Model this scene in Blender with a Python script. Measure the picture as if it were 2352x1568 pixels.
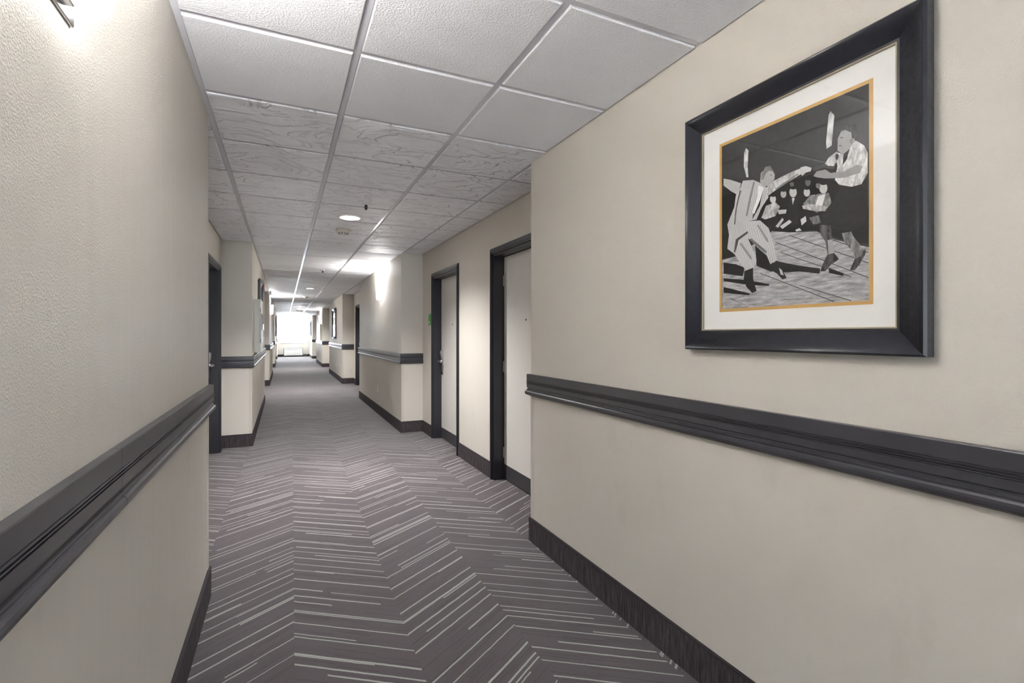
import bpy, bmesh, math, random
from mathutils import Vector
random.seed(7)
for o in list(bpy.data.objects): bpy.data.objects.remove(o, do_unlink=True)
scene = bpy.context.scene
COL = scene.collection
PI = math.pi

# ------------------------------------------------------------------ camera
FPX, YAW, CX, CY = 1128.0, 0.4347, 1176.0, 769.3      # focal length and principal point in pixels of 2352x1568
CAMH, CEIL = 1.3424, 2.466
cd = bpy.data.cameras.new('camera'); cam = bpy.data.objects.new('camera', cd); COL.objects.link(cam)
cd.sensor_width = 36.0; cd.lens = FPX/2352*36.0; cd.shift_y = -(784-CY)/2352.0
cd.clip_start = 0.02; cd.clip_end = 200
cam.location = (0, 0, CAMH); cam.rotation_euler = (PI/2, 0, -YAW)
scene.camera = cam

# ------------------------------------------------------------------ daylight, exposure
world = bpy.data.worlds.new('world'); scene.world = world; world.use_nodes = True
bg = world.node_tree.nodes['Background']
bg.inputs['Color'].default_value = (0.80, 0.90, 1.0, 1); bg.inputs['Strength'].default_value = 8.0
vs = scene.view_settings
vs.view_transform = 'Standard'; vs.look = 'None'; vs.gamma = 1.0; vs.use_curve_mapping = False
vs.exposure = 2.98
SCONCE_GLOW, SCONCE_LAMP, DOWN_LAMP = 2.3, 15.0, 70.0      # shade radiance, bulb watts, downlight watts
LAMP_COL = (1.0, 0.985, 0.975)

# ------------------------------------------------------------------ plan of the corridor (metres)
XL, XR, XLD, XRD = -0.352, 1.466, -0.675, 1.765           # pier faces and door walls
YB, YE = -5.2, 33.6
R_PIERS = [(-1.3, 2.86), (6.77, 10.9), (14.27, 18.6), (22.05, 26.2), (30.2, YE)]
L_PIERS = [(-1.3, 2.94), (6.72, 11.0), (14.52, 18.6), (22.7, 26.3), (30.3, YE)]
DOOR_H, CAS = 2.088, 0.055                                  # opening height, casing width
# openings (y0, y1) in the door walls, latch side: +1 far, -1 near
R_DOORS = [(3.255, 4.21, -1), (5.25, 6.225, 1), (12.75, 13.72, 1), (20.45, 21.42, 1), (28.6, 29.57, 1)]
L_DOORS = [(5.52, 6.49, 1), (12.95, 13.92, 1), (21.15, 22.1, 1), (28.7, 29.67, 1)]

def pix(u, v, X):                                          # photo pixel -> point on the plane x = X
    s, c = math.sin(YAW), math.cos(YAW); a = (u-CX)/FPX; b = (CY-v)/FPX
    r = (a*c+s, -a*s+c, b); k = X/r[0]
    return Vector((X, r[1]*k, r[2]*k+CAMH))

# ------------------------------------------------------------------ helpers
def link(o, parent=None):
    COL.objects.link(o)
    if parent is not None: o.parent = parent
    return o
def new_obj(name, me, mat=None, parent=None, loc=(0, 0, 0)):
    o = bpy.data.objects.new(name, me); o.location = loc
    if mat is not None and me is not None and len(me.materials) == 0: me.materials.append(mat)
    return link(o, parent)
def empty(name, loc=(0, 0, 0)):
    o = bpy.data.objects.new(name, None); o.location = loc; o.empty_display_size = 0.05
    return link(o)
def tag(o, label, cat=None, group=None, kind=None):
    o['label'] = label
    if cat: o['category'] = cat
    if group: o['group'] = group
    if kind: o['kind'] = kind
    return o
def struct(o, label=None):
    o['kind'] = 'structure'
    if label: o['label'] = label
    return o
class B:
    """collects shapes into one mesh"""
    def __init__(s): s.bm = bmesh.new()
    def box(s, x0, x1, y0, y1, z0, z1, bev=0.0, seg=1):
        x0, x1 = sorted((x0, x1)); y0, y1 = sorted((y0, y1)); z0, z1 = sorted((z0, z1))
        vs_ = [s.bm.verts.new((x, y, z)) for x in (x0, x1) for y in (y0, y1) for z in (z0, z1)]
        fs = [(0, 1, 3, 2), (4, 6, 7, 5), (0, 4, 5, 1), (2, 3, 7, 6), (0, 2, 6, 4), (1, 5, 7, 3)]
        F = [s.bm.faces.new([vs_[i] for i in f]) for f in fs]
        if bev > 0:
            es = list({e for f in F for e in f.edges})
            bmesh.ops.bevel(s.bm, geom=es, offset=bev, segments=seg, profile=0.5, affect='EDGES')
        return s
    def poly(s, pts): return s.bm.faces.new([s.bm.verts.new(p) for p in pts])
    def lathe(s, prof, n=32, axis='z', c=(0, 0, 0), smooth=True):
        """prof: list of (radius, height) turned about an axis through c"""
        def P(r, h, a):
            p = (r*math.cos(a), r*math.sin(a), h)
            if axis == 'x': p = (h, r*math.cos(a), r*math.sin(a))
            if axis == 'y': p = (r*math.sin(a), h, r*math.cos(a))
            return (p[0]+c[0], p[1]+c[1], p[2]+c[2])
        rings = []
        for r, h in prof:
            if r < 1e-6: rings.append([s.bm.verts.new(P(0, h, 0))])
            else: rings.append([s.bm.verts.new(P(r, h, 2*PI*i/n)) for i in range(n)])
        for A, Bq in zip(rings, rings[1:]):
            for i in range(n):
                j = (i+1) % n
                if len(A) == 1 and len(Bq) == 1: continue
                if len(A) == 1: f = s.bm.faces.new((A[0], Bq[i], Bq[j]))
                elif len(Bq) == 1: f = s.bm.faces.new((A[i], Bq[0], A[j]))
                else: f = s.bm.faces.new((A[i], Bq[i], Bq[j], A[j]))
                f.smooth = smooth
        return s
    def tube(s, pts, r, n=8):
        pts = [Vector(p) for p in pts]; rings = []
        for i, p in enumerate(pts):
            d = (pts[min(i+1, len(pts)-1)]-pts[max(i-1, 0)]).normalized()
            a = d.orthogonal().normalized(); b = d.cross(a)
            if rings:                                       # keep the ring frames aligned
                a = (pa-d*pa.dot(d)).normalized(); b = d.cross(a)
            pa = a
            rings.append([s.bm.verts.new(p+(a*math.cos(2*PI*k/n)+b*math.sin(2*PI*k/n))*r) for k in range(n)])
        for A, Bq in zip(rings, rings[1:]):
            for k in range(n):
                f = s.bm.faces.new((A[k], A[(k+1) % n], Bq[(k+1) % n], Bq[k])); f.smooth = True
        s.bm.faces.new(rings[0][::-1]); s.bm.faces.new(rings[-1])
        return s
    def sweep(s, path, prof, side, closed=True, smooth=False):
        """sweep prof [(out, z)] along the plan path [(x, y)], mitred; side = +1 puts 'out' to the left of travel"""
        P = [Vector((p[0], p[1])) for p in path]; n = len(P); rings = []
        for i in range(n):
            d0 = (P[i]-P[i-1]).normalized() if i else (P[1]-P[0]).normalized()
            d1 = (P[i+1]-P[i]).normalized() if i < n-1 else d0
            n0 = Vector((-d0.y, d0.x))*side; n1 = Vector((-d1.y, d1.x))*side
            m = n0+n1; m = m/m.dot(n0)
            rings.append([s.bm.verts.new((P[i].x+m.x*o, P[i].y+m.y*o, z)) for o, z in prof])
        k = len(prof)
        for A, Bq in zip(rings, rings[1:]):
            for j in range(k if closed else k-1):
                f = s.bm.faces.new((A[j], A[(j+1) % k], Bq[(j+1) % k], Bq[j])); f.smooth = smooth
        if closed: s.bm.faces.new(rings[0][::-1]); s.bm.faces.new(rings[-1])
        return s
    def mesh(s, name):
        bmesh.ops.recalc_face_normals(s.bm, faces=s.bm.faces)
        me = bpy.data.meshes.new(name); s.bm.to_mesh(me); s.bm.free(); return me
    def build(s, name, mat=None, parent=None, loc=(0, 0, 0)):
        return new_obj(name, s.mesh(name), mat, parent, loc)

# ------------------------------------------------------------------ materials
def lin(c):
    return tuple(((v/255)/12.92 if v/255 <= .04045 else (((v/255)+.055)/1.055)**2.4) for v in c)+(1.0,)
class G:
    """small node-graph writer"""
    def __init__(s, name):
        s.m = bpy.data.materials.new(name); s.m.use_nodes = True
        s.t = s.m.node_tree; s.b = s.t.nodes['Principled BSDF']; s.out = s.t.nodes['Material Output']
    def n(s, typ, **kw):
        nd = s.t.nodes.new(typ)
        for k, v in kw.items(): setattr(nd, k, v)
        return nd
    def put(s, sock, v):
        if isinstance(v, bpy.types.NodeSocket): s.t.links.new(v, sock)
        else: sock.default_value = v
    def M(s, op, a, b=None, c=None):
        nd = s.n('ShaderNodeMath', operation=op)
        for i, v in enumerate((a, b, c)):
            if v is not None: s.put(nd.inputs[i], v)
        return nd.outputs[0]
    def pos(s): return s.n('ShaderNodeNewGeometry').outputs['Position']
    def objc(s): return s.n('ShaderNodeTexCoord').outputs['Object']
    def sep(s, v):
        nd = s.n('ShaderNodeSeparateXYZ'); s.put(nd.inputs[0], v); return nd.outputs
    def comb(s, x, y, z):
        nd = s.n('ShaderNodeCombineXYZ')
        for i, v in enumerate((x, y, z)): s.put(nd.inputs[i], v)
        return nd.outputs[0]
    def scale(s, v, k):
        nd = s.n('ShaderNodeVectorMath', operation='MULTIPLY'); s.put(nd.inputs[0], v); nd.inputs[1].default_value = k
        return nd.outputs[0]
    def vadd(s, v, w):
        nd = s.n('ShaderNodeVectorMath', operation='ADD'); s.put(nd.inputs[0], v); s.put(nd.inputs[1], w); return nd.outputs[0]
    def noise(s, v, sc, det=2.0, rough=.5, dist=0.0, typ='FBM'):
        nd = s.n('ShaderNodeTexNoise', noise_type=typ); s.put(nd.inputs['Vector'], v)
        nd.inputs['Scale'].default_value = sc; nd.inputs['Detail'].default_value = det
        nd.inputs['Roughness'].default_value = rough; nd.inputs['Distortion'].default_value = dist
        return nd.outputs['Fac'] if 'Fac' in nd.outputs else nd.outputs[0]
    def white(s, x, y):
        nd = s.n('ShaderNodeTexWhiteNoise', noise_dimensions='2D'); s.put(nd.inputs['Vector'], s.comb(x, y, 0.0))
        return s.sep(nd.outputs['Color'])
    def mix(s, f, a, b):
        nd = s.n('ShaderNodeMix', data_type='RGBA'); s.put(nd.inputs[0], f)
        s.put(nd.inputs[6], a); s.put(nd.inputs[7], b); return nd.outputs[2]
    def ramp(s, v, lo, hi, a=0.0, b=1.0):
        nd = s.n('ShaderNodeMapRange'); s.put(nd.inputs[0], v)
        for i, q in zip((1, 2, 3, 4), (lo, hi, a, b)): s.put(nd.inputs[i], q)
        return nd.outputs[0]
    def bump(s, h, strength=.3, dist=.003):
        nd = s.n('ShaderNodeBump'); s.put(nd.inputs['Height'], h); s.put(nd.inputs['Strength'], strength)
        nd.inputs['Distance'].default_value = dist; s.t.links.new(nd.outputs[0], s.b.inputs['Normal']); return nd
    def set(s, **kw):
        for k, v in kw.items(): s.put(s.b.inputs[k.replace('_', ' ')], v)
        return s
def plain(name, rgb, rough=.5, metal=0.0, var=.06, vscale=20, bump=0.0, bscale=200, spec=.5):
    g = G(name); p = g.objc(); c = lin(rgb)
    d = tuple(x*(1-var) for x in c[:3])+(1,); u = tuple(min(1, x*(1+var)) for x in c[:3])+(1,)
    g.set(Base_Color=g.mix(g.noise(p, vscale, 3), d, u), Roughness=rough, Metallic=metal)
    g.b.inputs['Specular IOR Level'].default_value = spec
    if bump: g.bump(g.noise(p, bscale, 2), bump, .002)
    return g.m

# painted wall: orange peel above the chair rail, smooth scuffed board below it
g = G('wall_paint'); p = g.pos(); z = g.sep(p)[2]
up = g.ramp(z, .98, 1.0)
c = g.mix(g.noise(p, 1.7, 3), lin((202, 196, 186)), lin((208, 203, 194)))
scuff = g.ramp(g.noise(g.scale(p, (1, 1, .6)), 5.0, 4, .6), .60, .85, 0, .22)
scuff = g.M('MULTIPLY', scuff, g.M('SUBTRACT', 1.0, up))
c = g.mix(scuff, c, lin((150, 144, 138)))
h = g.M('ADD', g.ramp(g.noise(p, 210, 3, .55), .35, .75), g.M('MULTIPLY', g.noise(p, 70, 2), .4))
strk = g.noise(g.scale(p, (7, 7, .25)), 4.0, 3, .6)
g.set(Base_Color=c, Roughness=g.ramp(strk, .3, .7, .48, .64))
g.b.inputs['Specular IOR Level'].default_value = .32
g.bump(h, g.ramp(up, 0, 1, .1, .34), .0018)
M_WALL = g.m

M_PAINT = plain('beige_paint_smooth', (204, 197, 186), .45)
M_GUARD = plain('corner_guard_vinyl', (196, 189, 178), .4)
M_GAP = plain('dark_gap', (30, 28, 28), .8)

def tile_mat(name, slate):
    g = G(name); oc = g.objc(); oi = g.n('ShaderNodeObjectInfo')
    off = g.comb(g.M('MULTIPLY', oi.outputs['Random'], 37.0), g.M('MULTIPLY', oi.outputs['Random'], 11.0), 0.0)
    p = g.vadd(oc, off)
    c = g.mix(oi.outputs['Random'], lin((232, 232, 236)), lin((238, 238, 241)))
    fine = g.noise(p, 170, 3, .6)
    if slate:                                               # cleft slate: thin layers breaking off in terraces
        warp = g.vadd(g.scale(p, (1.0, 1.7, 1.0)), g.scale(g.n_color(p, 3.0), (.3, .3, 0)))
        n_ = g.M('MULTIPLY', g.noise(warp, 2.4, 5, .52, .7), 8.0)
        st = g.n('ShaderNodeMapRange', interpolation_type='SMOOTHSTEP'); g.put(st.inputs[0], g.M('FRACT', n_))
        st.inputs[1].default_value = 0.0; st.inputs[2].default_value = .22
        h = g.M('ADD', g.M('FLOOR', n_), st.outputs[0])
        h = g.M('ADD', g.M('ADD', h, g.M('MULTIPLY', n_, .6)), g.M('MULTIPLY', fine, .22))
        g.bump(h, 1.0, .013)
    else:
        h = g.M('ADD', g.ramp(g.noise(p, 140, 3, .6), .3, .7), g.M('MULTIPLY', fine, .4))
        g.bump(h, .6, .0032)
    g.set(Base_Color=c, Roughness=.55 if slate else .75)
    return g.m
def _ncol(s, v, sc):
    nd = s.n('ShaderNodeTexNoise'); s.put(nd.inputs['Vector'], v); nd.inputs['Scale'].default_value = sc
    nd2 = s.n('ShaderNodeVectorMath', operation='SUBTRACT'); s.put(nd2.inputs[0], nd.outputs['Color'])
    nd2.inputs[1].default_value = (.5, .5, .5); return nd2.outputs[0]
G.n_color = _ncol
M_TILE, M_SLATE = tile_mat('ceiling_tile_stipple', False), tile_mat('ceiling_tile_slate', True)
M_TEE = plain('grid_tee_painted_steel', (212, 212, 218), .25, 0.0, .02)
M_PLENUM = plain('plenum', (120, 118, 116), .9)

# carpet: zigzag of broken pale yarn lines on plum-grey pile
g = G('carpet'); P3 = g.sep(g.pos()); be = 0.0131; WF, SL = .4665, .315
u = g.M('SUBTRACT', g.M('MULTIPLY', P3[0], math.cos(be)), g.M('MULTIPLY', P3[1], math.sin(be)))
w = g.M('ADD', g.M('MULTIPLY', P3[1], math.cos(be)), g.M('MULTIPLY', P3[0], math.sin(be)))
t = g.M('ADD', g.M('DIVIDE', g.M('SUBTRACT', u, .01), WF), 20.0)
colm = g.M('FLOOR', t); fr = g.M('FRACT', t)
q = g.M('ADD', w, g.M('MULTIPLY', g.M('PINGPONG', t, 1.0), SL))
q = g.M('ADD', q, 40.0)
wob = g.M('MULTIPLY', g.M('SUBTRACT', g.noise(g.comb(g.M('MULTIPLY', fr, 1.0), q, colm), 9.0, 1), .5), .006)
qw = g.M('ADD', q, wob)
total = None
fuzz = g.noise(g.pos(), 190, 4, .78)
for i, (sp, hw, pres, sh) in enumerate(((.112, .0050, .92, 0.0), (.163, .0044, .8, .37), (.29, .0036, .7, .71))):
    a = g.M('ADD', g.M('DIVIDE', qw, sp), sh); n_ = g.M('FLOOR', a); ga = g.M('FRACT', a)
    R = g.white(g.M('ADD', n_, 13.7*i), g.M('MULTIPLY', colm, 1.37))
    R2 = g.white(g.M('ADD', n_, 91.3+7*i), g.M('MULTIPLY', colm, 2.11))
    d = g.M('MULTIPLY', g.M('ABSOLUTE', g.M('SUBTRACT', ga, g.ramp(R[0], 0, 1, .15, .85))), sp)
    d = g.M('ADD', d, g.M('MULTIPLY', g.M('SUBTRACT', fuzz, .5), .009))
    wd = g.ramp(R2[1], 0, 1, hw*.72, hw*1.3)
    line = g.M('MULTIPLY', g.M('LESS_THAN', d, wd), g.M('LESS_THAN', R[1], pres))
    e = g.ramp(R[2], 0, 1, .25, 1.55)
    frs = g.M('ABSOLUTE', g.M('SUBTRACT', fr, g.M('GREATER_THAN', R2[0], .5)))
    line = g.M('MULTIPLY', line, g.M('LESS_THAN', frs, e))
    total = line if total is None else g.M('MAXIMUM', total, line)
nb = g.M('FLOOR', g.M('DIVIDE', qw, .0075))
band = g.white(nb, g.M('ADD', g.M('FLOOR', g.M('MULTIPLY', t, 3.0)), 3.3))
base = g.mix(g.noise(g.comb(g.M('MULTIPLY', fr, .5), g.M('MULTIPLY', q, 9.0), colm), 3.0, 4, .7), lin((68, 61, 64)), lin((95, 87, 91)))
base = g.mix(g.M('MULTIPLY', g.M('GREATER_THAN', band[0], .86), .5), base, lin((47, 41, 43)))
base = g.mix(g.ramp(g.noise(g.pos(), 2.2, 3), .35, .7, .0, .25), base, lin((60, 53, 54)))
base = g.mix(g.ramp(fuzz, .38, .68, 0, .5), base, lin((102, 94, 96)))
yarn = g.mix(fuzz, lin((132, 131, 127)), lin((184, 184, 178)))
g.set(Base_Color=g.mix(total, base, yarn), Roughness=.95)
g.b.inputs['Sheen Weight'].default_value = .5; g.b.inputs['Sheen Roughness'].default_value = .35
g.b.inputs['Specular IOR Level'].default_value = .2
g.bump(g.M('ADD', fuzz, g.M('MULTIPLY', total, .5)), .5, .003)
M_CARPET = g.m

# carpet base: upright ribs
g = G('carpet_base'); P3 = g.sep(g.pos()); run = g.M('ADD', P3[0], P3[1])
rb = g.noise(g.comb(g.M('MULTIPLY', run, 1.0), 0.0, g.M('MULTIPLY', P3[2], .06)), 130, 3, .7)
c = g.mix(g.ramp(rb, .3, .7), lin((33, 28, 31)), lin((88, 80, 83)))
g.set(Base_Color=c, Roughness=.95); g.b.inputs['Specular IOR Level'].default_value = .2
g.bump(rb, .5, .003); M_BASE = g.m
M_BIND = plain('base_binding', (40, 34, 36), .8)

M_RAIL = plain('chair_rail_paint', (62, 61, 66), .3, 0, .04, 14, .015, 60)
M_DFRAME = plain('door_frame_paint', (42, 41, 47), .34, 0, .05, 10, .015, 60)
M_DOOR = plain('door_paint', (206, 203, 197), .45, 0, .03, 3)
M_KICK = plain('kick_plate', (58, 56, 60), .45, 0, .15, 6)
M_STEEL = plain('satin_nickel', (190, 190, 192), .28, 1.0, .05)
M_BLACK = plain('black_plastic', (24, 24, 27), .4)
M_WHITEP = plain('white_plastic', (226, 225, 220), .4, 0, .02)
M_CABINET = plain('cabinet_enamel', (205, 205, 196), .35, 0, .04, 8)
M_GREEN = plain('green_sign', (70, 152, 62), .4)
M_RED = plain('red_enamel', (170, 32, 38), .35)
M_MAT = plain('picture_mat', (240, 240, 238), .8, 0, .015, 60, .1, 500)
M_GOLD = plain('gilt_line', (208, 165, 96), .45, 0, .08, 30)
M_LIP = plain('frame_lip', (160, 150, 128), .4)
g = G('frame_wood'); p = g.objc()
c = g.mix(g.noise(g.scale(p, (1, 1, 1)), 40, 5, .7), lin((32, 32, 37)), lin((50, 50, 57)))
g.set(Base_Color=c, Roughness=g.ramp(g.noise(p, 90, 3), .3, .7, .28, .42))
g.bump(g.noise(p, 220, 3, .7), .12, .001); M_FRAME = g.m
g = G('picture_glass'); lw = g.n('ShaderNodeLayerWeight'); lw.inputs[0].default_value = .5
fz = g.M('ADD', .04, g.M('MULTIPLY', g.M('POWER', lw.outputs['Facing'], 5.0), .96))
tr = g.n('ShaderNodeBsdfTransparent'); gl = g.n('ShaderNodeBsdfGlossy'); gl.inputs['Roughness'].default_value = .015
ms = g.n('ShaderNodeMixShader'); g.put(ms.inputs[0], fz); g.put(ms.inputs[1], tr.outputs[0]); g.put(ms.inputs[2], gl.outputs[0])
g.t.links.new(ms.outputs[0], g.out.inputs['Surface']); M_GLASS = g.m
def glow(name, col, s):
    g = G(name); g.set(Base_Color=(.9, .9, .9, 1), Roughness=.4)
    g.b.inputs['Emission Color'].default_value = col+(1,); g.b.inputs['Emission Strength'].default_value = s
    return g.m
M_SHADE = glow('opal_glass_lit', LAMP_COL, SCONCE_GLOW)
M_LENS = glow('downlight_lens_lit', LAMP_COL, 14.0)
M_EXITRED = glow('exit_letters_lit', (1.0, .12, .12), 2.5)

# ------------------------------------------------------------------ the shell
bf = B(); bf.box(XLD-.5, XRD+.5, YB-.2, YE+.3, -.12, 0)
struct(bf.build('floor', M_CARPET), 'plum grey carpet with zigzag pale yarn lines')
bc = B(); bc.box(XLD-.5, XRD+.5, YB-.2, YE+.3, CEIL+.035, CEIL+.15)
ceiling = struct(bc.build('ceiling', M_PLENUM), 'white suspended ceiling of square tiles on a metal grid')

def side_wall(name, face, back, piers, doors, label):
    b = B(); out = back+(.45 if back > 0 else -.45); top = CEIL+.15
    for y0, y1 in piers: b.box(face, out, y0, y1, 0, top)
    edges = [YB]+[v for pq in piers for v in pq]
    for a0, a1 in zip(edges[0::2], edges[1::2]):            # alcoves between the piers
        if a1-a0 < .01: continue
        y = a0
        for d0, d1, _ in [d for d in doors if a0 < d[0] < a1]:
            b.box(back, out, y, d0, 0, top); b.box(back, out, d0, d1, DOOR_H, top)
            b.box(back+(.2 if back > 0 else -.2), out, d0, d1, 0, DOOR_H); y = d1
        b.box(back, out, y, a1, 0, top)
    return struct(b.build(name, M_WALL), label)
def edges_alcoves(piers):
    e = [YB]+[v for pq in piers for v in pq]
    return [(a, b) for a, b in zip(e[0::2], e[1::2]) if b-a > .01]
side_wall('wall_right', XR, XRD, R_PIERS, R_DOORS, 'beige painted corridor wall with doors set back between piers, picture side')
side_wall('wall_left', XL, XLD, L_PIERS, L_DOORS, 'beige painted corridor wall with doors set back between piers, sconce side')
WX0, WX1, WZ0, WZ1 = -.2, 1.33, .84, 2.06
b = B()
b.box(XLD-.45, WX0, YE, YE+.2, 0, CEIL+.15); b.box(WX1, XRD+.45, YE, YE+.2, 0, CEIL+.15)
b.box(WX0, WX1, YE, YE+.2, 0, WZ0); b.box(WX0, WX1, YE, YE+.2, WZ1, CEIL+.15)
struct(b.build('wall_far', M_WALL), 'end wall of the corridor with a bright window')
b = B()
VX0, VX1 = -.02, 1.15  # opening for the added window, width set by the fill light wanted
b.box(XLD-.45, VX0, YB-.2, YB, 0, CEIL+.15); b.box(VX1, XRD+.45, YB-.2, YB, 0, CEIL+.15)
b.box(VX0, VX1, YB-.2, YB, 0, WZ0); b.box(VX0, VX1, YB-.2, YB, WZ1, CEIL+.15)
struct(b.build('wall_back', M_WALL), 'beige wall closing the near end of the corridor, with an added fill light window')

# window
def rel(b, name, mat, parent):                              # geometry given in world space, child of an Empty
    o = b.build(name, mat, parent); o.location = -Vector(parent.location); return o
M_WINFR = plain('window_frame_paint', (222, 222, 220), .4); M_SILL = plain('sill_grey', (150, 150, 152), .4)
def window(name, yw, d, WX0, WX1, label):                             # d: direction out of doors
    xm = (WX0+WX1)/2; win = struct(empty(name, (xm, yw, WZ0)), label)
    b = B()
    for x0, x1, z0, z1 in ((WX0, WX0+.05, WZ0, WZ1), (WX1-.05, WX1, WZ0, WZ1), (WX0+.05, WX1-.05, WZ0, WZ0+.05), (WX0+.05, WX1-.05, WZ1-.05, WZ1)):
        b.box(x0, x1, yw+d*.09, yw+d*.14, z0, z1, .004)
    rel(b, 'window_frame', M_WINFR, win)
    b = B(); b.box(xm-.02, xm+.02, yw+d*.095, yw+d*.135, WZ0+.05, WZ1-.05); rel(b, 'mullion', M_WINFR, win)
    for x0, x1 in ((WX0+.05, xm-.02), (xm+.02, WX1-.05)):
        b = B(); b.box(x0, x1, yw+d*.112, yw+d*.118, WZ0+.05, WZ1-.05); rel(b, 'pane', M_GLASS, win)
    b = B(); b.box(WX0-.02, WX1+.02, yw-d*.035, yw+d*.09, WZ0-.025, WZ0, .005, 2)
    rel(b, 'window_sill', M_SILL, win)
window('window_1', YE, 1, WX0, WX1, 'bright daylit window at the end of the corridor')
window('fill_window', YB, -1, VX0, VX1, 'unseen window added at the near end of the corridor for fill light')  # added behind the camera to let in fill light on the near walls

# ------------------------------------------------------------------ ceiling grid and tiles
T = .6096; GX = [-.3434+T*k for k in range(4)]; GY0 = 1.4265; ZT = CEIL+.008    # tee underside
HWT = .0125
for x in GX:
    runs = [(YB, YE)]
    if x > XR: runs = [(a, b_) for a, b_ in edges_alcoves(R_PIERS)]
    for a, b_ in runs:
        b = B(); b.box(-HWT, HWT, a, b_, 0, .004); b.box(-.002, .002, a, b_, .004, .028)
        b.build('main_tee', M_TEE, ceiling, (x, 0, ZT))
k0 = math.ceil((YB-GY0)/T); k1 = math.floor((YE-GY0)/T)
def inalc(al, y): return any(a < y < b_ for a, b_ in al)
RA, LA = edges_alcoves(R_PIERS), edges_alcoves(L_PIERS)
_tm = {}
def tee_mesh(l):
    key = ('tee', round(l, 3))
    if key not in _tm:
        b = B(); b.box(0, l, -HWT, HWT, 0, .004); b.box(0, l, -.002, .002, .004, .028)
        me = b.mesh('cross_tee'); me.materials.append(M_TEE); _tm[key] = me
    return _tm[key]
for k in range(k0, k1+1):
    y = GY0+k*T
    segs = [(GX[0]+HWT, GX[1]-HWT), (GX[1]+HWT, GX[2]-HWT), (GX[2]+HWT, GX[3]-HWT)]
    if inalc(RA, y): segs.append((GX[3]+HWT, XRD))
    if inalc(LA, y): segs.append((XLD, GX[0]-HWT))
    for a, b_ in segs: new_obj('cross_tee', tee_mesh(b_-a), None, ceiling, (a, y, ZT))
def tile_mesh(w_, l_, slate):
    key = ('tile', round(w_, 2), round(l_, 2), slate)
    if key not in _tm:
        b = B(); hx, hy = w_/2, l_/2; r = .004
        zf, zt = CEIL, ZT+.0045                             # dropped face, ledge above the tee
        ring = lambda dx, dy, z_: [b.bm.verts.new((sx*(hx-dx), sy*(hy-dy), z_)) for sx, sy in ((-1, -1), (1, -1), (1, 1), (-1, 1))]
        L = [ring(.004, .004, zt+.012), ring(.004, .004, zt), ring(.015, .015, zt), ring(.015, .015, zf+r), ring(.015+r, .015+r, zf)]
        for A, Bq in zip(L, L[1:]):
            for i in range(4): b.bm.faces.new((A[i], A[(i+1) % 4], Bq[(i+1) % 4], Bq[i]))
        b.bm.faces.new(L[-1])
        me = b.mesh('ceiling_tile'); me.materials.append(M_SLATE if slate else M_TILE); _tm[key] = me
    return _tm[key]
def clip_alc(al, y0, y1):
    for a, b_ in al:
        lo, hi = max(a, y0), min(b_, y1)
        if hi-lo > .06: return lo, hi
    return None
def tile(x0, x1, y0, y1, slate):
    new_obj('ceiling_tile', tile_mesh(x1-x0, y1-y0, slate), None, ceiling, ((x0+x1)/2, (y0+y1)/2, 0))
SLATE = [(2.62, 6.92), (10.5, 15.0), (18.4, 22.9), (26.1, 30.6), (-5.2, -1.2)]
for k in range(k0-1, k1+1):
    y0, y1 = max(YB, GY0+k*T), min(YE, GY0+(k+1)*T)
    if y1-y0 < .06: continue
    ym = (y0+y1)/2; sl = any(a < ym < b_ for a, b_ in SLATE)
    rc, lc = clip_alc(RA, y0, y1), clip_alc(LA, y0, y1)
    full_r = rc is not None and rc[1]-rc[0] > y1-y0-.001
    tile(GX[0], GX[1], y0, y1, sl); tile(GX[1], GX[2], y0, y1, sl)
    tile(GX[2], XR+.011 if rc is None else GX[3], y0, y1, sl)
    if rc: tile(GX[3], XRD, rc[0], rc[1], sl)
    if lc: tile(XLD, GX[0], lc[0], lc[1], sl)

# ------------------------------------------------------------------ chair rails, carpet base, corner guards
RZ0, RZ1 = .948, 1.088
_h = RZ1-RZ0
def rz(f): return RZ1-_h*f
RAIL = [(0, rz(0)), (.021, rz(0)), (.022, rz(.02))]
for f0 in (.31, .36, .41): RAIL += [(.022, rz(f0)), (.0185, rz(f0+.006)), (.0245, rz(f0+.014)), (.0245, rz(f0+.030)), (.0185, rz(f0+.038)), (.022, rz(f0+.042))]
RAIL += [(.022, rz(.62)), (.017, rz(.645)), (.017, rz(.69)), (.0225, rz(.705)), (.023, rz(.735)), (.0225, rz(.75))]
for i in range(7):
    a = PI/2-PI*i/6*1.0
    RAIL.append((.022+.010*math.cos(a), rz(.86)+.105*_h*math.sin(a)))
RAIL += [(.015, rz(.975)), (.012, rz(1.0)), (0, rz(1.0))]
BH = .152
BASEP = [(0, 0), (.012, 0), (.012, BH-.006), (0, BH-.006)]
BINDP = [(0, BH-.006), (.013, BH-.006), (.0135, BH-.001), (.011, BH), (0, BH)]
trim_n = [0]
def trim_name():
    trim_n[0] += 1; return 'trim_%d' % trim_n[0]
GAPS = {('L', 0): 1.37, ('R', 1): 9.35}
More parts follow.
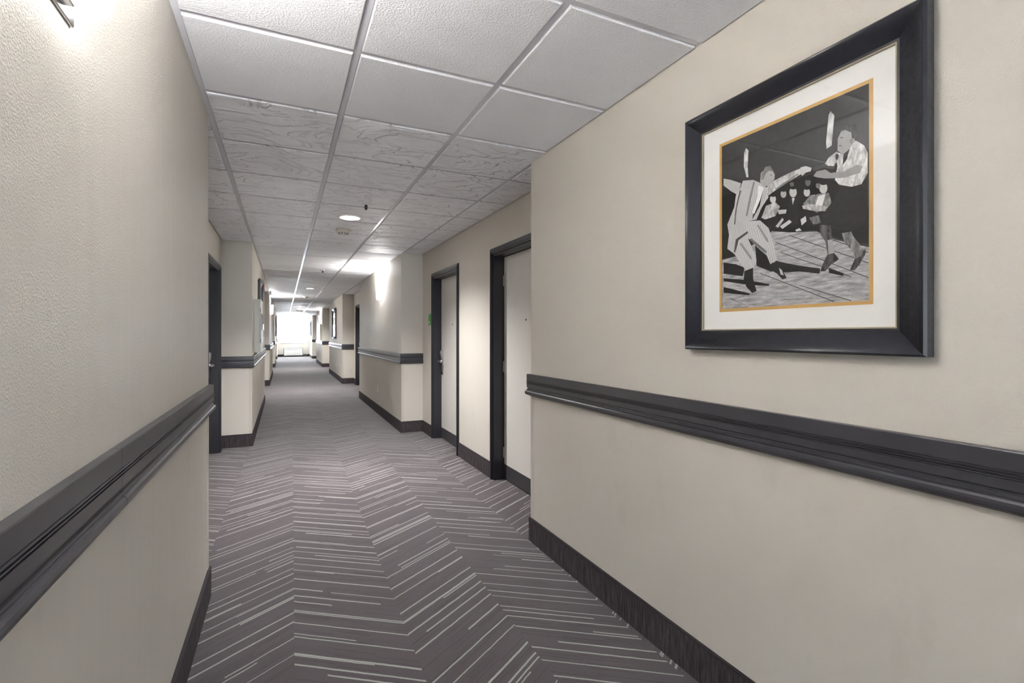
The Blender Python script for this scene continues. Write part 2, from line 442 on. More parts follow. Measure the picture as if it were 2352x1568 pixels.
def rails(side, piers, face, back):
    s = 1 if side == 'R' else -1
    for i, (y0, y1) in enumerate(piers):
        lead = [(back, y0), (face, y0)] if i else [(face, y0)]
        tail = [(face, y1), (back-.001*s, y1)] if y1 < YE else [(face, y1)]
        if side == 'R' and tail[-1][1] < YE: tail[-1] = (back, y1)
        split = GAPS.get((side, i))
        paths = [lead+tail] if not split else [lead+[(face, split-.0008)], [(face, split+.0008)]+tail]
        root = struct(empty(trim_name(), (face, (y0+y1)/2, RZ0)), 'charcoal grooved chair rail running round the pier')
        for pth in paths: rel(B().sweep(pth, RAIL, s), 'rail_length', M_RAIL, root)
        # vinyl guards on the outside corners, below the rail
        for yc, d in ((y0, 1), (y1, -1)):
            if yc in (YE, -1.3): continue
            b = B(); w_, t_ = .032, .0022
            b.box(face, face-s*t_, yc+d*w_, yc-d*t_, BH, RZ0)
            b.box(face, face+s*w_, yc, yc-d*t_, BH, RZ0)
            struct(b.build(trim_name(), M_GUARD), 'thin beige vinyl guard on the pier corner below the chair rail')
rails('R', R_PIERS, XR, XRD); rails('L', L_PIERS, XL, XLD)
def bases(name, side, piers, doors, face, back):
    s = 1 if side == 'R' else -1
    root = struct(empty(name, (face, 0, 0)), 'dark carpet base strip along the foot of the wall')
    pts = [(back, YB)]
    runs = []
    for i, (y0, y1) in enumerate(piers):
        prev = YB if i == 0 else piers[i-1][1]
        for d0, d1, _ in [d for d in doors if prev < d[0] < y0]:
            pts.append((back, d0-CAS)); runs.append(pts); pts = [(back, d1+CAS)]
        pts += [(back, y0), (face, y0), (face, y1)]
        if y1 < YE: pts.append((back, y1))
    runs.append(pts)
    for r_ in runs:
        o = rel(B().sweep(r_, BASEP, s), 'carpet_strip', M_BASE, root)
        e = B().sweep(r_, BINDP, s).build('binding', M_BIND, o)
bases('baseboard_right', 'R', R_PIERS, R_DOORS, XR, XRD); bases('baseboard_left', 'L', L_PIERS, L_DOORS, XL, XLD)
b = B().sweep([(XL, YE), (XR, YE)], BASEP, -1)
struct(b.build('baseboard_far', M_BASE), 'dark carpet base strip along the end wall')

# ------------------------------------------------------------------ doors
door_n = [0]
def door(y0, y1, latch, side, label):
    s = 1 if side == 'R' else -1                            # s: direction into the wall
    back = XRD if s > 0 else XLD; door_n[0] += 1
    root = struct(empty('door_%d' % door_n[0], (back, (y0+y1)/2, 0)), label)
    rec = .10; fx = back+s*rec                              # face of the slab
    b = B()
    for o0, o1, th in ((0, CAS, .013), (.012, CAS-.012, .019), (.022, CAS-.02, .0225)):   # stepped casing, mitred heads
        for a, e, d in ((y0, y0, -1), (y1, y1, 1)):
            b.box(back-s*th, back+s*.002, a+d*o0, a+d*o1, 0, DOOR_H+o0)
        b.box(back-s*th, back+s*.002, y0-o1, y1+o1, DOOR_H+o0, DOOR_H+o1)
    rel(b, 'casing', M_DFRAME, root)
    b = B(); j = .018
    b.box(back-s*.002, back+s*.2, y0-.001, y0+j, 0, DOOR_H); b.box(back-s*.002, back+s*.2, y1-j, y1+.001, 0, DOOR_H)
    b.box(back-s*.002, back+s*.2, y0+j, y1-j, DOOR_H-j, DOOR_H+.001)
    rel(b, 'jamb', M_DFRAME, root)
    b = B(); b.box(fx, fx+s*.045, y0+j+.003, y1-j-.003, .008, DOOR_H-j-.003, .002)
    slab = rel(b, 'door_slab', M_DOOR, root)
    wo = Vector((0, 0, 0))
    def sub(b, name, mat): return b.build(name, mat, slab)
    b = B(); b.box(fx-s*.0025, fx, y0+j+.006, y1-j-.006, .01, .143, .001); sub(b, 'kick_plate', M_KICK)
    ym = (y0+y1)/2
    b = B(); b.lathe([(0, -s*.004), (.006, -s*.004), (.009, -s*.002), (.009, 0)], 16, 'x', (fx, ym, 1.473)); sub(b, 'peephole', M_BLACK)
    yl = y1-j-.065 if latch > 0 else y0+j+.065
    # electronic lock: tall escutcheon with a swollen reader head, lever, key housing
    b = B(); prof = [(.033, .855), (.036, .865), (.036, .985), (.034, 1.02), (.036, 1.06), (.038, 1.10), (.036, 1.14), (.028, 1.152)]
    dep = [.012, .016, .018, .02, .032, .04, .038, .026]
    rows = []
    for (hw, z_), dd in zip(prof, dep):
        rows.append([b.bm.verts.new((fx-s*q_*dd, yl+a*hw, z_)) for a, q_ in ((-1, 0), (-1, .75), (-.7, 1), (.7, 1), (1, .75), (1, 0))])
    for A, Bq in zip(rows, rows[1:]):
        for i in range(5): b.bm.faces.new((A[i], A[i+1], Bq[i+1], Bq[i]))
    b.bm.faces.new(rows[0]); b.bm.faces.new(rows[-1][::-1])
    lock = sub(b, 'lock_plate', M_STEEL)
    ld = -1 if latch > 0 else 1
    b = B(); b.lathe([(.024, 0), (.024, -s*.01), (.012, -s*.014), (.011, -s*.05), (0, -s*.05)], 20, 'x', (fx-s*.018, yl, 1.005))
    b.tube([(fx-s*.06, yl-ld*.012, 1.005), (fx-s*.063, yl+ld*.02, 1.006), (fx-s*.062, yl+ld*.07, 1.006), (fx-s*.056, yl+ld*.115, 1.002)], .0105, 10)
    b.build('lever_handle', M_STEEL, lock)
    b = B(); b.box(fx-s*.022, fx-s*.01, yl-.02, yl+.02, .835, .858, .003); b.build('card_reader_foot', M_BLACK, lock)
    yh = y0+j if latch > 0 else y1-j
    dh = 1 if latch > 0 else -1
    for zh in (.25, 1.05, 1.85):
        b = B(); b.lathe([(0, 0), (.0065, 0), (.0065, .1), (0, .1)], 12, 'z', (fx-s*.006, yh+dh*.004, zh-.05)); rel(b, 'hinge', M_STEEL, root)
    return root
for i, (y0, y1, l_) in enumerate(R_DOORS):
    door(y0, y1, l_, 'R', ['pale door in black frame nearest the framed dancers picture, half hidden by the pier', 'pale door in black frame with lever lock beside green room sign, seen in full height',
         'black framed door past the first lit sconce pier', 'black framed door beyond the second pier with a picture', 'black framed door close to the end window'][i])
for i, (y0, y1, l_) in enumerate(L_DOORS):
    door(y0, y1, l_, 'L', ['black framed door with silver lever behind the pier with the large sconce', 'black framed door past the wall cabinet pier',
         'black framed door past the far lit sconce', 'black framed door close to the end window, exit sign side'][i])

# ------------------------------------------------------------------ framed pictures
def frame_picture(name, s, face, y0, y1, z0, z1, label, group=None, fw=.072, matw=.075):
    """s: +1 hangs on the right wall (art faces -x), -1 on the left wall"""
    root = empty(name, (face, (y0+y1)/2, z0)); tag(root, label, 'picture', group)
    back = face-s*.008                                       # hangs a little clear of the wall
    PR = [(0, 0), (.030, 0), (.036, .006), (.037, .014), (.034, .024), (.027, .040), (.021, .056), (.018, .066), (.018, fw), (.006, fw)]
    cor = [(y0, z0), (y1, z0), (y1, z1), (y0, z1)]; inn = [(1, 1), (-1, 1), (-1, -1), (1, -1)]
    for i in range(4):                                       # four mitred lengths
        j = (i+1) % 4; b = B()
        A = [b.bm.verts.new((back-s*d, cor[i][0]+inn[i][0]*q_, cor[i][1]+inn[i][1]*q_)) for d, q_ in PR]
        C = [b.bm.verts.new((back-s*d, cor[j][0]+inn[j][0]*q_, cor[j][1]+inn[j][1]*q_)) for d, q_ in PR]
        n = len(PR)
        for k in range(n):
            f = b.bm.faces.new((A[k], A[(k+1) % n], C[(k+1) % n], C[k])); f.smooth = 1 < k < 7
        b.bm.faces.new(A); b.bm.faces.new(C[::-1])
        rel(b, 'frame_length', M_FRAME, root)
    a0, a1, c0, c1 = y0+fw, y1-fw, z0+fw, z1-fw
    b = B(); t_ = .004
    for p0, p1, q0, q1 in ((a0, a1, c0, c0+t_), (a0, a1, c1-t_, c1), (a0, a0+t_, c0+t_, c1-t_), (a1-t_, a1, c0+t_, c1-t_)):
        b.box(back-s*.006, back-s*.0165, p0, p1, q0, q1)
    rel(b, 'inner_lip', M_LIP, root)
    b = B(); b.box(back-s*.004, back-s*.008, a0, a1, c0, c1); rel(b, 'mat_board', M_MAT, root)
    b = B(); b.box(back-s*.0125, back-s*.0145, a0+t_, a1-t_, c0+t_, c1-t_); rel(b, 'glass', M_GLASS, root)
    for yy in (y0+.05, y1-.05):
        for zz in (z0+.03, z1-.03):
            pg = B(); pg.box(back, face, yy-.008, yy+.008, zz-.008, zz+.008); rel(pg, 'wall_bumper', M_BLACK, root)
    return root, back-s*.008
PY0, PY1, PZ0, PZ1 = .662, 1.462, 1.288, 2.176
root, xp = frame_picture('framed_picture', 1, XR, PY0, PY1, PZ0, PZ1, 'large black framed black and white photograph of two dancers above the chair rail')
XPIX = xp-.0006
def zp(x, y): return pix(1560+x/2.53, 160+y/2.53, XPIX)
q00, q11 = zp(258, 1390), zp(1095, 1337)
YA, YC = .806, 1.303; ZA, ZB = 1.437, 2.030                   # print edges
b = B(); e = .0105
for p0, p1, q0, q1 in ((YA-e, YC+e, ZA-e, ZA), (YA-e, YC+e, ZB, ZB+e), (YA-e, YA, ZA, ZB), (YC, YC+e, ZA, ZB)):
    b.box(xp, xp-.0007, p0, p1, q0, q1)
rel(b, 'gilt_line', M_GOLD, root)
greys = {}
def grey(v, kind='flat'):
    key = (v, kind)
    if key not in greys:
        g = G('print_grey_%d_%s' % (v, kind)); p = g.pos()
        lo, hi = lin((max(v-14, 3),)*3), lin((min(v+12, 250),)*3)
        if kind == 'plank':
            P_ = g.sep(p); dg = g.M('ADD', P_[1], g.M('MULTIPLY', P_[2], .35))
            st = g.noise(g.comb(g.M('MULTIPLY', P_[2], 60), g.M('MULTIPLY', dg, 9), 0.0), 2.0, 5, .7)
            f = g.ramp(st, .3, .7); lo, hi = lin((112, 112, 114)), lin((214, 214, 216))
        elif kind == 'stripe':
            P_ = g.sep(p); f = g.M('GREATER_THAN', g.M('FRACT', g.M('ADD', g.M('MULTIPLY', g.M('ADD', P_[1], g.M('MULTIPLY', P_[2], .25)), 150), g.M('MULTIPLY', g.noise(p, 30, 2), 1.5))), .4)
            lo, hi = lin((168,)*3), lin((v,)*3)
        elif kind == 'fold':
            f = g.ramp(g.noise(g.scale(p, (1, 2, .7)), 45, 3, .6, .6), .35, .65); lo, hi = lin((max(v-60, 5),)*3), lin((min(v+14, 250),)*3)
        else: f = g.noise(p, 90, 3)
        g.set(Base_Color=g.mix(f, lo, hi), Roughness=.6)
        g.b.inputs['Specular IOR Level'].default_value = .2; greys[key] = g.m
    return greys[key]
pm = bpy.data.meshes.new('print'); pbm = bmesh.new(); slots = []
def patch(pts, v, kind='flat', layer=0, raw=False):
    m = grey(v, kind)
    if m not in slots: slots.append(m); pm.materials.append(m)
    vv = []
    for p_ in pts:
        if raw: y_, z_ = p_
        else: w_ = zp(*p_); y_, z_ = w_.y, w_.z
        y_ = min(max(y_, YA), YC); z_ = min(max(z_, ZA), ZB)
        vv.append(pbm.verts.new((XPIX-.00004*layer, y_, z_)))
    try: f = pbm.faces.new(vv); f.material_index = slots.index(m)
    except ValueError: pass
def oval(cx, cy, rx, ry, v, kind='flat', layer=3, n=12, rot=0.0):
    patch([(cx+rx*math.cos(2*PI*i/n)*math.cos(rot)-ry*math.sin(2*PI*i/n)*math.sin(rot), cy+rx*math.cos(2*PI*i/n)*math.sin(rot)+ry*math.sin(2*PI*i/n)*math.cos(rot)) for i in range(n)], v, kind, layer)
patch([(YA, ZA), (YC, ZA), (YC, ZB), (YA, ZB)], 58, 'flat', 0, True)
patch([(250, 1105), (330, 1085), (440, 1010), (540, 938), (640, 945), (800, 940), (900, 985), (1000, 1010), (1110, 1030), (1110, 1400), (250, 1400)], 150, 'plank', 1)
patch([(250, 690), (520, 700), (640, 650), (760, 610), (900, 640), (1100, 800), (1100, 1010), (1000, 1005), (880, 965), (780, 930), (660, 945), (540, 935), (430, 1000), (330, 1080), (250, 1100)], 26, 'flat', 1)
for x, y, r_, v in ((545, 752, 18, 205), (606, 722, 17, 185), (662, 712, 22, 190), (742, 712, 19, 200), (838, 688, 24, 205), (655, 664, 12, 120), (748, 655, 16, 110), (808, 672, 14, 130)):
    oval(x, y, r_, r_*1.35, v, 'flat', 3)
    oval(x, y-r_*1.15, r_*.85, r_*.42, 30, 'flat', 4)
patch([(505, 790), (560, 770), (585, 795), (560, 850), (500, 870), (478, 860)], 205, 'fold', 3)
patch([(640, 748), (690, 745), (700, 900), (630, 900)], 34, 'flat', 3)
patch([(655, 745), (672, 745), (660, 785)], 210, 'flat', 4)
patch([(760, 730), (820, 720), (870, 715), (885, 770), (880, 800), (800, 830), (740, 800), (720, 780)], 150, 'fold', 3)
patch([(808, 735), (850, 720), (830, 800), (790, 790)], 225, 'flat', 4)
patch([(715, 790), (760, 780), (860, 795), (850, 822), (780, 820), (720, 808)], 200, 'fold', 5)
patch([(570, 815), (625, 812), (620, 835), (580, 840)], 190, 'flat', 4)
patch([(560, 910), (600, 860), (608, 872), (575, 918)], 190, 'flat', 4); patch([(585, 910), (640, 872), (655, 885), (600, 925)], 195, 'flat', 4)
patch([(705, 870), (735, 850), (740, 880), (712, 905)], 195, 'flat', 4); patch([(675, 930), (700, 920), (712, 935), (680, 940)], 200, 'flat', 4)
patch([(755, 860), (810, 845), (825, 890), (780, 900)], 120, 'fold', 4)
for pts in ([(378, 480), (388, 455), (404, 470), (398, 560), (402, 625), (390, 625), (376, 560)], [(868, 265), (880, 240), (902, 265), (886, 440), (856, 460), (854, 420)]): patch(pts, 225, 'fold', 2)
# shadows thrown on the boards in the print
for pts in ([(258, 1212), (380, 1220), (525, 1245), (520, 1256), (400, 1250), (258, 1228)], [(258, 1262), (330, 1280), (412, 1300), (405, 1310), (300, 1300), (258, 1296)], [(560, 1110), (680, 1135), (820, 1155), (815, 1185), (700, 1172), (600, 1178), (540, 1150)], [(870, 1150), (960, 1185), (950, 1197), (870, 1180)], [(440, 1020), (520, 1090), (560, 1130), (540, 1175), (450, 1140), (445, 1060)], [(258, 1120), (330, 1130), (380, 1150), (370, 1200), (258, 1185)]): patch(pts, 28, 'flat', 2)
# left dancer in a pale striped suit
patch([(258, 632), (300, 640), (360, 660), (350, 700), (335, 725), (300, 705), (258, 672)], 205, 'stripe', 5)
patch([(370, 645), (430, 640), (500, 670), (520, 740), (480, 800), (450, 870), (400, 880), (395, 940), (335, 975), (320, 1070), (280, 1040), (290, 960), (280, 900), (320, 800), (330, 730), (355, 690)], 212, 'stripe', 5)
patch([(500, 690), (560, 640), (640, 600), (700, 575), (745, 565), (750, 590), (700, 612), (620, 660), (560, 700), (520, 730)], 214, 'fold', 5)
patch([(395, 880), (470, 875), (520, 920), (550, 1010), (570, 1105), (530, 1130), (500, 1060), (400, 980), (445, 1080), (450, 1110), (425, 1170), (395, 1175), (360, 1130), (320, 1070), (335, 975), (380, 940)], 216, 'stripe', 6)
patch([(475, 690), (490, 680), (470, 790), (425, 870), (430, 840), (465, 760)], 40, 'flat', 6)
patch([(470, 650), (475, 600), (505, 572), (540, 580), (556, 610), (552, 650), (530, 672), (490, 680)], 178, 'flat', 7)
patch([(478, 612), (500, 565), (530, 558), (548, 590), (520, 588), (500, 610), (490, 640)], 130, 'flat', 8)
patch([(700, 590), (705, 568), (735, 560), (770, 570), (765, 590), (735, 598), (715, 618)], 205, 'flat', 7)
patch([(380, 1170), (430, 1150), (430, 1215), (450, 1285), (425, 1297), (390, 1260), (375, 1215)], 30, 'flat', 7)
patch([(530, 1130), (570, 1125), (600, 1165), (625, 1210), (600, 1218), (570, 1185), (535, 1165)], 36, 'flat', 7)
patch([(580, 1150), (598, 1165), (608, 1195), (590, 1190)], 190, 'flat', 8)
for pts, v in (([(462, 672), (492, 684), (472, 752), (436, 838), (424, 830), (452, 750)], 236), ([(330, 985), (396, 938), (402, 948), (346, 990), (326, 1062), (318, 1060)], 82),
               ([(352, 700), (362, 704), (336, 800), (326, 900), (318, 898), (330, 790)], 120), ([(430, 650), (440, 652), (420, 740), (396, 850), (386, 850), (408, 740)], 150),
               ([(405, 985), (420, 980), (505, 1050), (512, 1066), (495, 1062)], 120), ([(452, 905), (462, 900), (516, 985), (520, 1005), (508, 996)], 150),
               ([(350, 1010), (362, 1006), (420, 1085), (424, 1104), (412, 1098)], 150), ([(560, 690), (610, 655), (690, 602), (692, 608), (620, 662), (566, 698)], 140)):
    patch(pts, v, 'flat', 7)
oval(534, 612, 7, 4, 128, 'flat', 9); oval(548, 642, 6, 3, 130, 'flat', 9); oval(482, 628, 8, 13, 150, 'flat', 8)
oval(944, 395, 10, 4, 118, 'flat', 9); oval(936, 442, 9, 4, 112, 'flat', 9); oval(1000, 415, 10, 15, 140, 'flat', 9)
for i, (xa, ya, xb, yb) in enumerate(((560, 1000, 1100, 1205), (640, 960, 1100, 1120), (470, 1180, 900, 1345), (590, 1060, 1000, 1200), (700, 1250, 1000, 1340), (820, 960, 1100, 1060), (300, 1330, 420, 1385))):
    patch([(xa, ya), (xb, yb), (xb, yb+5), (xa, ya+4)], 64, 'flat', 2)
# right dancer in a white blouse and dark skirt
patch([(905, 640), (960, 655), (1090, 640), (1092, 830), (1075, 900), (1010, 935), (900, 925), (830, 900), (835, 840), (880, 780), (930, 700)], 38, 'flat', 5)
patch([(990, 420), (1030, 412), (1075, 440), (1096, 480), (1095, 600), (1060, 665), (1000, 680), (930, 668), (905, 640), (920, 560), (905, 500), (920, 480), (950, 490)], 232, 'fold', 6)
patch([(848, 545), (870, 510), (915, 475), (930, 500), (900, 560), (865, 558)], 222, 'fold', 6)
patch([(955, 490), (990, 460), (975, 520), (950, 555)], 45, 'flat', 7)
patch([(770, 570), (850, 545), (905, 560), (900, 580), (840, 568), (780, 588)], 90, 'flat', 5)
patch([(780, 618), (800, 590), (850, 580), (880, 600), (960, 590), (1030, 552), (1068, 560), (1050, 600), (960, 628), (850, 632), (800, 625)], 165, 'flat', 8)
patch([(920, 470), (922, 400), (945, 350), (990, 335), (1020, 370), (1020, 420), (985, 465), (945, 488)], 170, 'flat', 8)
patch([(940, 360), (970, 325), (1030, 310), (1048, 335), (1022, 400), (1005, 400), (1000, 365), (965, 350)], 62, 'fold', 9)
patch([(815, 900), (880, 905), (890, 990), (900, 1060), (880, 1085), (862, 1070), (850, 1000), (820, 950)], 96, 'fold', 6)
patch([(862, 990), (890, 985), (903, 1065), (870, 1080)], 170, 'flat', 7)
patch([(860, 1075), (900, 1065), (930, 1100), (880, 1135), (850, 1170), (820, 1170), (835, 1130)], 70, 'fold', 8)
patch([(945, 950), (1000, 940), (1010, 965), (1045, 1010), (1075, 1050), (1060, 1090), (1030, 1110), (1010, 1060), (960, 1000)], 150, 'fold', 6)
patch([(1020, 1100), (1055, 1085), (1080, 1040), (1088, 1060), (1050, 1130), (1020, 1165), (992, 1165)], 88, 'fold', 7)
pbm.normal_update(); pbm.to_mesh(pm); pbm.free()
pr = new_obj('print', pm, None, root); pr.location = -Vector(root.location); pr['label'] = 'black and white dance photograph'

def generic_print(root, s, xp, y0, y1, z0, z1, v):
    b = B(); b.box(xp, xp-s*.0007, y0, y1, z0, z1); o = rel(b, 'print', grey(v, 'fold'), root); return o
GP = 'framed pictures further along the corridor'
for s, y0, y1, z0, z1, v, lab in ((-1, 8.15, 8.96, 1.29, 2.18, 90, 'black framed picture partly hidden behind the white wall cabinet'),
                              (1, 15.95, 17.1, 1.235, 2.18, 110, 'wide dark framed picture with broad white mat beyond the first lit sconce'),
                              (-1, 24.1, 24.9, 1.29, 2.18, 80, 'dark framed picture past the far sconce on the exit sign side'),
                              (1, 31.2, 32.2, 1.29, 2.18, 90, 'dark framed picture on the last pier before the end window')):
    r_, xq = frame_picture('framed_picture', s, XR if s > 0 else XL, y0, y1, z0, z1, lab)
    generic_print(r_, s, xq, y0+.17, y1-.17, z0+.17, z1-.17, v)

# ------------------------------------------------------------------ wall sconces
def sconce(s, y, label):
    face = XR if s > 0 else XL
    root = empty('wall_sconce', (face, y, 1.9)); tag(root, label, 'wall lamp', 'wall sconces on the piers')
    b = B(); b.box(-.06*0, -s*.006, -.062, .062, 0, .27, .002); b.build('back_plate', M_STEEL, root)
    b = B(); b.box(-s*.004, -s*.022, -.012, .012, .012, .026, .002); b.build('bracket', M_STEEL, root)
    def half(w_, d_, z_, n=18):
        return [(-s*(.0015+d_*math.sin(PI*i/n)**.8), -w_*math.cos(PI*i/n), z_) for i in range(n+1)]
    b = B(); prof = [(.086, .062, .036), (.092, .070, .030), (.096, .075, .036), (.098, .077, .08), (.104, .081, .18), (.110, .085, .29)]
    prof = [(.03, .03, .031), (.08, .062, .030), (.092, .072, .036), (.096, .076, .06), (.102, .081, .17), (.109, .086, .29)]
    rows = [[b.bm.verts.new(p) for p in half(*q_)] for q_ in prof]
    for A, Bq in zip(rows, rows[1:]):
        for i in range(len(A)-1):
            f = b.bm.faces.new((A[i], A[i+1], Bq[i+1], Bq[i])); f.smooth = True
    b.bm.faces.new(rows[0])
    b.build('shade', M_SHADE, root)
    b = B(); r0, r1 = half(.0985, .0785, .082), half(.0995, .0795, .090)
    A = [b.bm.verts.new(p) for p in r0]; C = [b.bm.verts.new(p) for p in r1]
    for i in range(len(A)-1): b.bm.faces.new((A[i], A[i+1], C[i+1], C[i]))
    b.build('trim_band', M_STEEL, root)
    ld = bpy.data.lights.new('sconce_lamp', 'POINT'); ld.energy = SCONCE_LAMP; ld.color = LAMP_COL; ld.shadow_soft_size = .03
    lo = bpy.data.objects.new('sconce_bulb', ld); lo.location = (-s*.045, 0, .262); link(lo, root)
    return root
sconce(-1, 1.085, 'lit opal glass wall sconce opposite the large dancers picture')
sconce(1, 8.33, 'lit opal glass wall sconce on the pier past the two pale doors')
sconce(-1, 15.4, 'lit wall sconce on the pier past the wall cabinet')
sconce(1, 23.2, 'lit wall sconce above the far wall cabinet')
sconce(-1, 31.0, 'lit wall sconce next to the end window')

# ------------------------------------------------------------------ ceiling fittings
DX = .571
def downlight(y, label):
    root = empty('recessed_downlight', (DX, y, CEIL)); tag(root, label, 'ceiling light', 'recessed downlights along the ceiling')
    b = B(); b.lathe([(.082, .012), (.084, -.002), (.092, -.010), (.104, -.008), (.112, -.001), (.112, .004), (.082, .012)], 40); b.build('trim_ring', M_WHITEP, root)
    b = B(); b.lathe([(0, -.006), (.05, -.0055), (.08, -.001), (.083, .004)], 40); b.build('lens', M_LENS, root)
    for a in (0, PI):
        b = B(); b.box(.09, .122, -.014, .014, -.009, -.002, .002); o = b.build('spring_clip', M_WHITEP, root); o.rotation_euler = (0, 0, a+.12)
    ld = bpy.data.lights.new('downlight_lamp', 'SPOT'); ld.energy = DOWN_LAMP; ld.color = LAMP_COL
    ld.spot_size = math.radians(135); ld.spot_blend = .85; ld.shadow_soft_size = .07
    lo = bpy.data.objects.new('downlight_beam', ld); lo.location = (0, 0, -.012); link(lo, root)
for y, lab in ((4.9, 'lit round downlight in the ceiling between the sprinkler and the smoke detector'), (12.76, 'second lit downlight along the ceiling, past the lit sconce pier'),
               (20.9, 'third lit downlight along the ceiling'), (28.6, 'last lit downlight before the end window'), (-2.9, 'lit downlight behind the picture pier')):
    downlight(y, lab)
M_DETECT = plain('aged_white_plastic', (206, 202, 190), .45)
def detector(y, label):
    root = empty('smoke_detector', (DX, y, CEIL)); tag(root, label, 'smoke detector', 'smoke detectors along the ceiling')
    b = B(); b.lathe([(.076, .002), (.076, -.016), (.070, -.022), (.066, -.022)], 40); b.build('base_ring', M_DETECT, root)
    b = B(); b.lathe([(.068, -.020), (.062, -.030), (.045, -.046), (.030, -.052), (0, -.053)], 40); b.build('sensor_dome', M_DETECT, root)
    b = B()
    for k in range(10):
        a = 2*PI*k/10; c_, s_ = math.cos(a), math.sin(a)
        b.tube([(.040*c_, .040*s_, -.0495), (.054*c_, .054*s_, -.038)], .004, 6)
    b.build('vent_slots', M_BLACK, root)
detector(5.5, 'round white smoke detector beside the first downlight'); detector(15.5, 'smoke detector past the second downlight'); detector(23.7, 'smoke detector past the third downlight')
def sprinkler(x, y, label):
    root = empty('fire_sprinkler', (x, y, CEIL)); tag(root, label, 'sprinkler', 'sprinkler heads in the ceiling')
    b = B(); b.lathe([(.036, .001), (.036, -.004), (.028, -.008), (.012, -.006)], 28); b.build('escutcheon', M_WHITEP, root)
    b = B(); b.lathe([(.011, 0), (.011, -.012), (.007, -.016), (.005, -.05), (0, -.05)], 14)
    for sx in (-1, 1): b.tube([(sx*.009, 0, -.012), (sx*.013, 0, -.028), (sx*.004, 0, -.048)], .0025, 6)
    b.build('frame_arms', M_BLACK, root)
    b = B(); b.lathe([(0, -.05), (.018, -.051), (.019, -.053), (0, -.053)], 20); b.build('deflector', M_STEEL, root)
sprinkler(.64, 4.36, 'pendent sprinkler head just before the first downlight'); sprinkler(.61, 9.1, 'pendent sprinkler head near the lit sconce pier')

# ------------------------------------------------------------------ small wall things
def sign(s, y, label):
    back = XRD if s > 0 else XLD
    root = empty('room_sign', (back, y, 1.475)); tag(root, label, 'sign', 'green room signs beside the doors')
    b = B(); b.box(0, -s*.007, -.05, .05, 0, .15, .0015); b.build('plate', M_GREEN, root)
    b = B(); b.box(-s*.006, -s*.0078, -.016, .016, .022, .055); b.build('number_panel', M_WHITEP, root)
    b = B(); b.box(-s*.006, -s*.0076, .012, .03, .128, .14); b.build('small_mark', M_WHITEP, root)
sign(1, 6.40, 'green room sign beside the pale door with the lever lock'); sign(-1, 6.63, 'green room sign in the recess before the wall cabinet pier')
def outlet(s, y, label):
    face = XR if s > 0 else XL
    root = empty('wall_outlet', (face, y, .36)); tag(root, label, 'outlet', 'wall outlets under the chair rail')
    b = B(); b.box(0, -s*.006, -.035, .035, 0, .115, .002); b.build('cover_plate', M_WHITEP, root)
    for z_ in (.035, .08):
        b = B(); b.lathe([(0, -s*.0075), (.015, -s*.0075), (.0165, -s*.006), (.0165, -s*.004)], 18, 'x', (0, 0, z_)); o = b.build('socket', M_WHITEP, root)
        b = B()
        for dy in (-.006, .006): b.box(-s*.0074, -s*.008, dy-.001, dy+.001, z_-.002, z_+.006)
        b.build('slots', M_BLACK, o)
outlet(1, 8.63, 'white wall outlet below the chair rail under the lit sconce'); outlet(1, 16.1, 'white wall outlet below the wide picture')
def cabinet(s, y0, y1, label):
    face = XR if s > 0 else XL; d = .082; z0, z1 = 1.125, 1.805
    root = empty('wall_cabinet', (face, (y0+y1)/2, z0)); tag(root, label, 'cabinet', 'shallow white wall cabinets')
    h, w_ = z1-z0, (y1-y0)/2
    b = B(); b.box(0, -s*(d-.012), -w_, w_, 0, h, .003, 2); b.build('body', M_CABINET, root)
    b = B(); b.box(-s*(d-.012), -s*d, -w_-.003, w_+.003, -.003, h+.003, .004, 2); dr = b.build('door_panel', M_WHITEP, root)
    b = B(); b.box(-s*d, -s*(d+.002), -w_+.06, w_-.06, .1, h-.18, .001); b.build('door_window', M_BLACK, dr)
    b = B(); b.box(-s*d, -s*(d+.02), w_-.05, w_-.035, h*.42, h*.55, .004, 2); b.build('pull_handle', M_STEEL, dr)
    for z_ in (.12, h-.16):
        b = B(); b.lathe([(0, 0), (.006, 0), (.006, .05), (0, .05)], 10, 'z', (-s*(d-.004), -w_-.005, z_)); b.build('hinge', M_STEEL, root)
cabinet(-1, 7.12, 7.72, 'shallow white wall cabinet just above the chair rail, edge on, before a black picture')
cabinet(1, 22.4, 23.0, 'shallow grey white wall cabinet below a far lit sconce')
# fire alarm and emergency light on the left pier, high up
root = empty('fire_alarm_strobe', (XL, 9.8, 2.13)); tag(root, 'small red fire alarm strobe high on the wall past the black picture', 'fire alarm')
b = B(); b.box(0, .035, -.055, .055, 0, .125, .006, 2); b.build('housing', M_RED, root)
b = B(); b.box(.035, .055, -.03, .03, .02, .06, .008, 2); b.build('strobe_lens', M_WHITEP, root)
b = B()
for k in range(4): b.box(.034, .0365, -.035, .035, .078+.01*k, .082+.01*k)
b.build('horn_grille', M_BLACK, root)
root = empty('emergency_light', (XL, 10.25, 2.15)); tag(root, 'white emergency light unit high on the wall under the ceiling', 'emergency light')
b = B(); b.box(0, .09, -.15, .15, 0, .13, .008, 2); b.build('housing', M_WHITEP, root)
for k in range(3):
    b = B(); b.box(.089, .0915, -.12, .12, .03+.03*k, .038+.03*k); b.build('vent_slot', M_BLACK, root)
for dy in (-.09, .09):
    b = B(); b.lathe([(0, .0), (.02, .0), (.03, .03), (.034, .05), (0, .055)], 18, 'x', (.085, dy, -.02)); b.build('lamp_head', M_WHITEP, root)
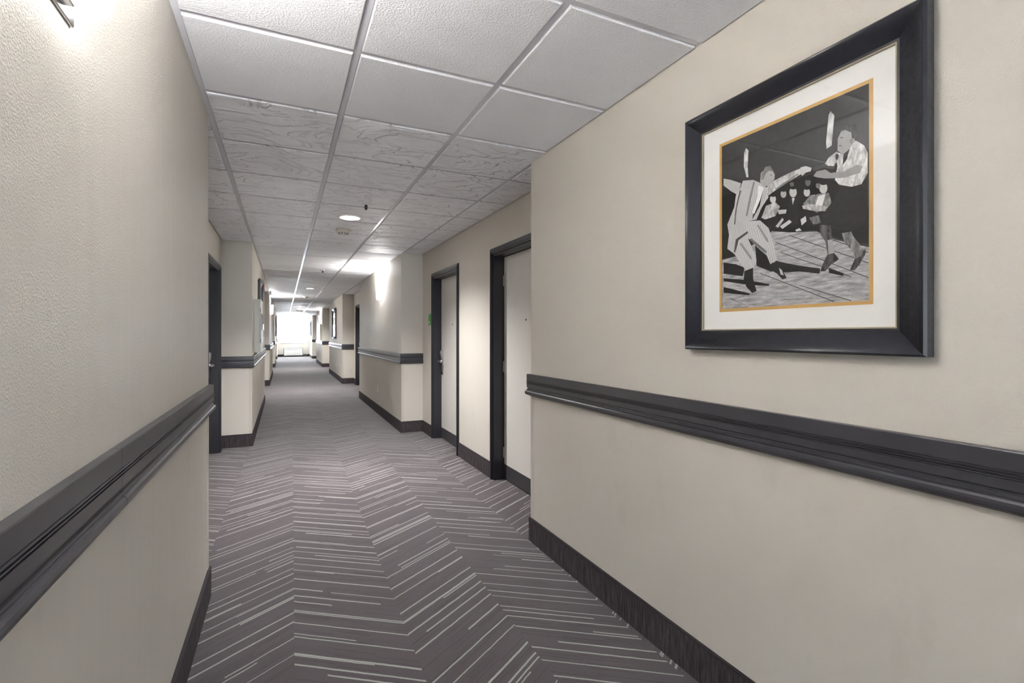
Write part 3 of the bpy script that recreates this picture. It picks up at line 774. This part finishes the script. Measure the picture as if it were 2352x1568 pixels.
# exit sign
root = empty('exit_sign', (-.1, 31.6, 2.21)); tag(root, 'white ceiling hung sign with red EXIT letters near the end window', 'exit sign')
b = B(); b.box(-.15, .15, -.02, .02, 0, .19, .005, 2); b.build('housing', M_WHITEP, root)
b = B(); b.lathe([(.012, .19), (.012, CEIL-2.21), (0, CEIL-2.21)], 12); b.build('stem', M_WHITEP, root)
b = B()
def bar(x0, z0, x1, z1, t_=.007):
    d = Vector((x1-x0, 0, z1-z0)).normalized(); n_ = Vector((-d.z, 0, d.x))*t_; y_ = -.0215
    P_ = [Vector((x0, y_, z0))-n_, Vector((x1, y_, z1))-n_, Vector((x1, y_, z1))+n_, Vector((x0, y_, z0))+n_]
    b.poly(P_)
z0, z1 = .04, .15; x = -.125
for q_ in ((x, z0, x, z1), (x, z0, x+.04, z0), (x, z1, x+.04, z1), (x, .095, x+.035, .095)): bar(*q_)
x = -.06; bar(x, z0, x+.045, z1); bar(x, z1, x+.045, z0)
bar(.01, z0, .01, z1); bar(.065, z0, .065, z1); bar(.04, z1, .09, z1)
b.build('letters', M_EXITRED, root)
# wall air conditioner under the window
root = empty('wall_air_conditioner', (.53, YE, .05)); tag(root, 'long white wall air conditioner under the end window', 'air conditioner')
W2 = .555
b = B(); b.box(-W2, W2, -.06, 0, 0, .49, .006, 2); b.build('wall_sleeve', plain('sleeve_grey', (92, 90, 88), .5), root)
b = B(); b.box(-W2+.03, W2-.03, -.21, -.05, .02, .465, .015, 3); fr_ = b.build('front_cover', M_WHITEP, root)
for k in range(9):
    b = B(); b.box(-W2+.08, W2-.3, -.213, -.205, .36+.009*k, .364+.009*k); b.build('louvre', plain('louvre_grey', (170, 170, 168), .5) if k == 0 else bpy.data.materials['louvre_grey'], fr_)
b = B(); b.box(W2-.25, W2-.09, -.212, -.205, .35, .43, .003); b.build('control_lid', M_CABINET, fr_)
cord = B(); cord.tube([(W2-.03, -.03, .12), (W2+.05, -.05, .03), (W2+.16, -.09, .012), (W2+.24, -.03, .06), (W2+.27, -.012, .2)], .008, 8)
o = cord.build('power_cord', M_WHITEP, root)
